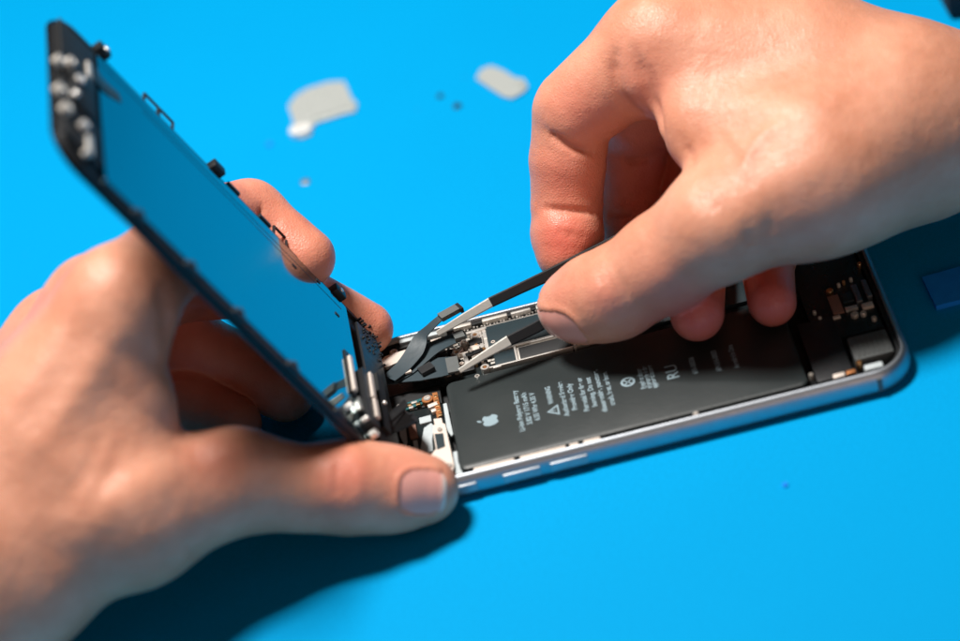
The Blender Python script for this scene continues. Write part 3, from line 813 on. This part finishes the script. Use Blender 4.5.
def smooth_noise(V, scale, seed):
    r = np.random.RandomState(seed); out = np.zeros(len(V))
    for _ in range(10):
        k = r.normal(size=3); k = k / np.linalg.norm(k) * 2 * math.pi / scale * r.uniform(.6, 1.5)
        out += np.sin(V @ k + r.uniform(0, 6.28))
    return out / 10
def build_hand(name, spec, lo, hi, h, label):
    lo = np.array(lo, float); n = tuple(int(x) for x in np.ceil((np.array(hi) - lo) / h))
    G, ax = field_grid(spec, lo, n, h)
    V, Fq = surface_nets(G, lo, h); del G
    for _ in range(3):
        g = grad(spec, V); V = V - g * np.clip(field_pts(spec, V), -h, h)[:, None]
    Nn = grad(spec, V)
    px = pix(V); view = CAM - V; view /= np.linalg.norm(view, axis=1)[:, None]
    front = np.einsum('ij,ij->i', view, Nn) > .05
    fi = np.where(front)[0]
    def snap(x, y):
        d2 = (px[fi, 0] - x) ** 2 + (px[fi, 1] - y) ** 2
        near = d2 < max(36, d2.min() * 2 + 1)
        c = fi[near]; c2 = d2[near]; k_ = px[c, 2] < px[c, 2].min() + 4
        c, c2 = c[k_], c2[k_]; o_ = np.argsort(c2)[:4]; return V[c[o_]].mean(0)
    disp_ = np.zeros(len(V)); dark = np.zeros(len(V))
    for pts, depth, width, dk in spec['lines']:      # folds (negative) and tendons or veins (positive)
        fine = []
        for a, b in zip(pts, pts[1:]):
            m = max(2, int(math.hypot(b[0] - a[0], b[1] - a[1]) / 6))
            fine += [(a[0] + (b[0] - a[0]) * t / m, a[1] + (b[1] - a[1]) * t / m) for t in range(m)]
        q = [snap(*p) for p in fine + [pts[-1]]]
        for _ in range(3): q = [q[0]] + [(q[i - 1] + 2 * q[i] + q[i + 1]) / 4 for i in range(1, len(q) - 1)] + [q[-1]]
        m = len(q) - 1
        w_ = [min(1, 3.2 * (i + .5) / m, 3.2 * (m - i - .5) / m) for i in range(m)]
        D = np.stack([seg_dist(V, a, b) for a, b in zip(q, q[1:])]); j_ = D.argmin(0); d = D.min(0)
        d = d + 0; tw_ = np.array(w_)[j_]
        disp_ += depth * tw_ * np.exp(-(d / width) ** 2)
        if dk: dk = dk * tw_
        if depth < 0 or np.any(dk): dark = np.maximum(dark, dk * np.exp(-(d / (width * 1.3)) ** 2))  # puts shade into the skin colour along folds, fainter along veins
    for x, y, r, amp in spec['bumps']:
        q = snap(x, y); d = np.linalg.norm(V - q, axis=1); disp_ += amp * np.exp(-(d / r) ** 2)
    flush = np.zeros(len(V))
    for x, y, r, amt in spec['flush']:
        q = snap(x, y); d = np.linalg.norm(V - q, axis=1); flush = np.maximum(flush, amt * np.exp(-(d / r) ** 2))
    for p, r, amt in spec['flush_glow3']:
        d = np.linalg.norm(V - p, axis=1); flush = np.maximum(flush, amt * np.exp(-(d / r) ** 2))
    # nail beds: a shallow flat with a raised fold around it
    for nl in spec['nails']:
        c, a, nrm, wl, ww = nl
        s = np.cross(a, nrm); r = V - c
        uu, vv, ww_ = r @ a / wl, r @ s / ww, r @ nrm
        rad = (np.abs(uu) ** 3 + np.abs(vv) ** 3) ** (1 / 3)
        ok = (ww_ > -5) & (Nn @ nrm > -.2)
        disp_ += np.where(ok, .55 * np.exp(-((rad - 1.12) / .14) ** 2) * (uu < .75) - .25 * (rad < 1), 0)
    disp_ += .22 * smooth_noise(V, 16, 3) + .05 * smooth_noise(V, 6, 5)
    V2 = V + Nn * disp_[:, None]
    c = V2.mean(0)
    me = bpy.data.meshes.new(name)
    me.vertices.add(len(V2)); me.vertices.foreach_set('co', ((V2 - c) * S).astype(np.float32).ravel())
    me.loops.add(Fq.size); me.loops.foreach_set('vertex_index', Fq.astype(np.int32).ravel())
    me.polygons.add(len(Fq)); me.polygons.foreach_set('loop_start', np.arange(0, Fq.size, 4, dtype=np.int32))
    me.polygons.foreach_set('use_smooth', np.ones(len(Fq), bool))
    me.update(calc_edges=True); me.validate()
    for nm, arr in (('flush', flush), ('fold_shade_vein', dark)):
        at = me.attributes.new(nm, 'FLOAT', 'POINT'); at.data.foreach_set('value', arr.astype(np.float32))
    o = link_mesh('hand', me, M['skin'], None, c)
    setp(o, label, 'hand')
    print(name, len(V2), 'verts', V2.min(0).round(), V2.max(0).round())
    # nail plates
    for c0, a, nrm, wl, ww in spec['nails']:
        s = np.cross(a, nrm); gu, gv = 18, 14
        U_, V_ = np.meshgrid(np.linspace(-1, 1.06, gu), np.linspace(-1, 1, gv), indexing='ij')
        rr = np.minimum(1, 1 / np.maximum((np.abs(U_) ** 4 + np.abs(V_) ** 4) ** .25, 1e-6))
        Uq, Vq = U_ * rr, V_ * rr
        pts = c0 + nrm * 9 + (Uq * wl)[..., None] * a + (Vq * ww)[..., None] * s
        pts = pts.reshape(-1, 3)
        dirn = -nrm - .0 * nrm
        for _ in range(30): 
            f = field_pts(spec, pts) - .10
            pts = pts + dirn * np.clip(f, -2, 2)[:, None] * .8
        Ng = grad(spec, pts)
        lift = np.where(Uq.reshape(-1) > .8, .25, 0.0)
        pts = pts + Ng * lift[:, None]
        bm = bmesh.new()
        la = bm.verts.layers.float.new('tip')
        top = [bm.verts.new(p) for p in pts]; bot = [bm.verts.new(p) for p in pts - Ng * .5]
        for i_, v in enumerate(top): v[la] = float(np.clip((Uq.reshape(-1)[i_] - .78) / .12, 0, 1))
        ix = lambda i, j: i * gv + j
        for i in range(gu - 1):
            for j in range(gv - 1):
                bm.faces.new([top[ix(i, j)], top[ix(i + 1, j)], top[ix(i + 1, j + 1)], top[ix(i, j + 1)]])
                bm.faces.new([bot[ix(i, j)], bot[ix(i, j + 1)], bot[ix(i + 1, j + 1)], bot[ix(i + 1, j)]])
        rim = [ix(0, j) for j in range(gv)] + [ix(i, gv - 1) for i in range(1, gu)] + [ix(gu - 1, j) for j in range(gv - 2, -1, -1)] + [ix(i, 0) for i in range(gu - 2, 0, -1)]
        for i_ in range(len(rim)):
            a_, b_ = rim[i_], rim[(i_ + 1) % len(rim)]
            bm.faces.new([top[a_], bot[a_], bot[b_], top[b_]])
        obj('fingernail', bm, M['nail'], o, angle=60)
    return o
def chain(joints, k=4):
    out = []
    for (p, r), (q, s) in zip(joints, joints[1:]): out.append((k, (np.array(p), np.array(q), r, s)))
    return out
def J(x, y, d, r): return (P(x, y, d), r)
def cap(a, b, k=10): return (k, (a[0], b[0], a[1], b[1]))

# left hand
tipL = J(425, 490, 657, 8.5)
thumbL = [J(235, 481, 647, 11.4), J(300, 488, 651, 9.8), J(348, 487, 654, 11.0), J(392, 489, 656, 9.9), tipL]
idxL = [J(122, 300, 640, 11.6), J(164, 262, 654, 10.4), J(186, 220, 679, 9.6), J(251, 214, 701, 8.4), J(305, 258, 696, 8.1)]
midL = [J(97, 308, 656, 11.4), J(192, 272, 692, 12), J(288, 290, 704, 8.6), J(365, 329, 712, 7.6)]
rngL = [J(61, 338, 672, 11.4), J(165, 333, 704, 10.8), J(236, 368, 708, 8.8), J(285, 392, 704, 8)]
litL = [J(27, 376, 680, 10.6), J(118, 385, 702, 10), J(185, 404, 702, 9), J(232, 424, 697, 7.8)]
wrL = J(-60, 520, 650, 22)
HL = dict(kp=9, palm=[
    cap(wrL, J(-230, 640, 640, 26)), cap(J(-20, 500, 640, 17.5), J(120, 302, 640, 11.1), 12), cap(J(-40, 520, 648, 17), J(97, 308, 656, 11.4), 12),
    cap(J(-60, 530, 654, 17), J(62, 340, 672, 11.2), 12), cap(J(-70, 540, 662, 17), J(27, 376, 680, 10.8), 12),
    cap(J(20, 545, 638, 18.2), J(130, 518, 640, 15.0), 14), cap(J(130, 518, 640, 15.0), J(235, 481, 647, 11.4), 12),
    cap(J(85, 470, 640, 15.6), J(138, 402, 640, 8.3), 14), cap(J(60, 430, 642, 15.5), J(108, 335, 640, 10.3), 12),
    cap(J(30, 600, 638, 13.5), J(-80, 640, 640, 20), 12),
    ],
    fingers=[chain(thumbL, 5), chain(idxL), chain(midL), chain(rngL), chain(litL)],
    lines=[], bumps=[], flush=[], flush_glow3=[], nails=[])
# thumb knuckle folds, web folds, wrist folds
HL['lines'] = [([(338, 462), (336, 480), (338, 500)], -.6, 1.0, .15), ([(345, 458), (343, 480), (346, 505)], -.4, 1.0, .2), ([(352, 458), (351, 478), (353, 500)], -.35, 1.0, .15),
    ([(262, 206), (259, 214), (262, 222)], -.8, .8, .5),
    ([(160, 275), (165, 310), (168, 350)], -1.0, 3.0, .1), ([(60, 560), (110, 500), (210, 455)], 1.0, 5.0, 0), ([(20, 470), (80, 390), (125, 310)], 1.0, 4.0, 0),
    ([(110, 410), (100, 470), (60, 520)], -.8, 5, 0), ([(0, 430), (40, 370), (70, 300)], .7, 4, 0), ([(65, 530), (100, 470), (118, 420)], .5, 2.2, .1),
    ([(190, 545), (200, 560)], -.5, 1.6, .1), ([(165, 555), (175, 572)], -.5, 1.6, .1)]
HL['bumps'] = [(76, 276, 9, .7), (345, 475, 9, .8), (215, 452, 8, .8)]
HL['flush'] = [(65, 270, 10, .35), (345, 478, 8, .45), (410, 480, 9, .35), (215, 460, 9, .25), (30, 310, 9, .3), (300, 230, 12, .25), (380, 315, 10, .30), (235, 190, 12, .12)]
HL['flush_glow3'] = [(P(200, 290, 690), 34, .6), (P(190, 340, 690), 30, .6), (P(310, 262, 699), 13, .4)]
aL = (tipL[0] - thumbL[2][0]); aL /= np.linalg.norm(aL)
def nail_frame(c, a, target_px):
    """normal = direction from the bone towards the given side, made square to the bone"""
    n = target_px - c; n = n - a * (n @ a); n /= np.linalg.norm(n); return n
nL = nail_frame(tipL[0], aL, P(428, 498, 630))
cL = tipL[0] - aL * 1.8
HL['nails'] = [(cL, aL, nL, 5.9, 5.3)]
build_hand('left', HL, (-140, -75, 2), (30, 95, 120), .85, 'left hand with thumb on the phone corner and fingers wrapped behind the lifted display')

# right hand
tipR = J(572, 306, 688, 8.8)
thumbR = [J(722, 222, 664, 13.5), J(665, 262, 674, 12.2), J(614, 293, 682, 11.2), J(590, 300, 685, 10.0), tipR]
idxR = chain([J(655, 45, 690, 13.8), J(578, 108, 700, 11.6)]) + chain([J(572, 116, 702, 10.6), J(568, 160, 705, 10.2), J(567, 200, 708, 9.6)], 1.3) + chain([J(567, 214, 708, 9.5), J(567, 236, 707, 9.6), J(566, 254, 706, 7.9)], 1.6)
midR = chain([J(700, 50, 705, 12.5), J(636, 118, 720, 11)]) + chain([J(633, 128, 723, 10.6), J(629, 160, 726, 9.6), J(628, 200, 728, 9.3)], 1.3) + chain([J(628, 212, 728, 9.3), J(632, 250, 722, 8.3)], 1.3)
rngR = [J(745, 62, 710, 12), J(690, 160, 735, 9.5), J(696, 250, 712, 8.2), J(697, 314, 680, 7.0)]
litR = [J(800, 90, 712, 11.5), J(755, 190, 722, 8.5), J(766, 255, 700, 7.2), J(772, 302, 681, 6.3)]
HR = dict(kp=6.5, palm=[
    cap(J(905, 112, 684, 21), J(1170, 128, 700, 22)), cap(J(885, 102, 684, 20), J(657, 42, 692, 13), 12), cap(J(880, 88, 700, 17.5), J(700, 48, 707, 13), 12),
    cap(J(890, 108, 708, 16), J(745, 62, 714, 12), 12), cap(J(895, 118, 712, 15), J(800, 90, 716, 12), 12),
    cap(J(905, 140, 680, 21), J(815, 178, 668, 18), 14), cap(J(815, 178, 668, 18), J(722, 222, 664, 14), 12),
    cap(J(860, 140, 674, 18), J(705, 125, 678, 11.5), 14), cap(J(800, 60, 690, 18), J(690, 60, 690, 12), 14),
    ],
    fingers=[chain(thumbR, 5), idxR, midR, chain(rngR), chain(litR)],
    lines=[], bumps=[], flush=[], flush_glow3=[], nails=[])
HR['lines'] = [([(618, 42), (613, 66), (620, 94), (638, 114), (654, 122)], -1.5, 1.9, 0), ([(630, 38), (645, 78), (655, 112), (662, 152)], -1.2, 1.7, 0), ([(640, 160), (650, 158)], -.6, 1, .2), ([(546, 131), (572, 147), (600, 153)], -1.6, 1.1, .5), ([(538, 207), (565, 211), (600, 213)], -1.2, 1.0, .4), ([(610, 160), (625, 163), (645, 160)], -1.2, 1.0, .5), ([(612, 214), (628, 213)], -.9, 1.0, .4), 
    ([(648, 60), (655, 90), (660, 125), (664, 160)], -.9, 2.2, 0),
    ([(560, 232), (580, 238)], -.4, 1.2, .2),
    ([(606, 270), (616, 288), (622, 310)], -.35, 1.2, .15), ([(614, 268), (625, 285), (630, 305)], -.35, 1.2, .15), ([(598, 272), (606, 290)], -.3, 1, .1),
    ([(680, 150), (720, 200)], -.6, 5, 0), ([(730, 250), (760, 190), (850, 150)], .8, 5, 0), ([(700, 90), (780, 110), (870, 100)], .6, 5, 0),
    ([(745, 225), (752, 250)], -.4, 1.4, 0), ([(768, 215), (772, 240)], -.3, 1.4, 0), ([(738, 185), (748, 155), (762, 135), (800, 118)], .7, 2.0, .1), ([(748, 155), (728, 130)], .5, 1.8, .05), ([(700, 190), (720, 215)], -.5, 1.8, .1), ([(684, 140), (692, 170)], -.5, 1.5, .12)]
HR['flush_glow3'] = [(P(630, 190, 722), 22, .45), (P(697, 300, 676), 14, .8), (P(772, 295, 676), 14, .8)]  # the fingertip red also stands for light passing through the flesh
HR['bumps'] = [(604, 290, 5.5, 1.2), (636, 88, 5, 1.0), (690, 22, 12, 1.2)]
HR['flush'] = [(560, 240, 10, .7), (560, 180, 12, .45), (575, 110, 12, .35), (605, 300, 7, .35), (545, 210, 8, .35), (640, 200, 16, .5), (560, 290, 8, .25), (640, 80, 12, .25), (700, 320, 16, .95), (775, 300, 16, .95), (630, 190, 14, .3), (560, 325, 6, .3), (820, 235, 14, .15)]
aR = (tipR[0] - thumbR[3][0]); aR /= np.linalg.norm(aR)
nR = nail_frame(tipR[0], aR, P(566, 345, 676))
HR['nails'] = [(tipR[0] + aR * 1.0, aR, nR, 6.6, 5.8)]
build_hand('right', HR, (35, -20, 5), (205, 175, 150), .85, 'right hand holding black tweezers between thumb and index finger above the phone')

# ------------------------------------------------------------------ light
def area(name, loc, target, size, power, color):
    ld = bpy.data.lights.new(name, 'AREA'); ld.shape = 'DISK'; ld.size = size; ld.energy = power; ld.color = color
    o = bpy.data.objects.new(name, ld); COL.objects.link(o)
    o.location = Vector(loc)
    o.rotation_euler = (Vector(target) - Vector(loc)).to_track_quat('-Z', 'Y').to_euler()
    return o
area('key_lamp', (-.11, .165, .80), (.02, .05, 0), .20, 11.4, (1, .95, .90))
area('fill_lamp', (.30, -1.0, .38), (.08, .03, .04), .7, 1.6, (1, .70, .54))  # unseen warm fill, added to lift the undersides of the hands
w = bpy.data.worlds.new('World'); scene.world = w; w.use_nodes = True
w.node_tree.nodes['Background'].inputs['Color'].default_value = (1, .93, .88, 1)
w.node_tree.nodes['Background'].inputs['Strength'].default_value = .02

scene.view_settings.view_transform = 'Standard'
scene.view_settings.look = 'None'
scene.view_settings.exposure = 0
scene.view_settings.gamma = 1
scene.render.engine = 'CYCLES'
scene.cycles.use_denoising = True
scene.cycles.max_bounces = 8
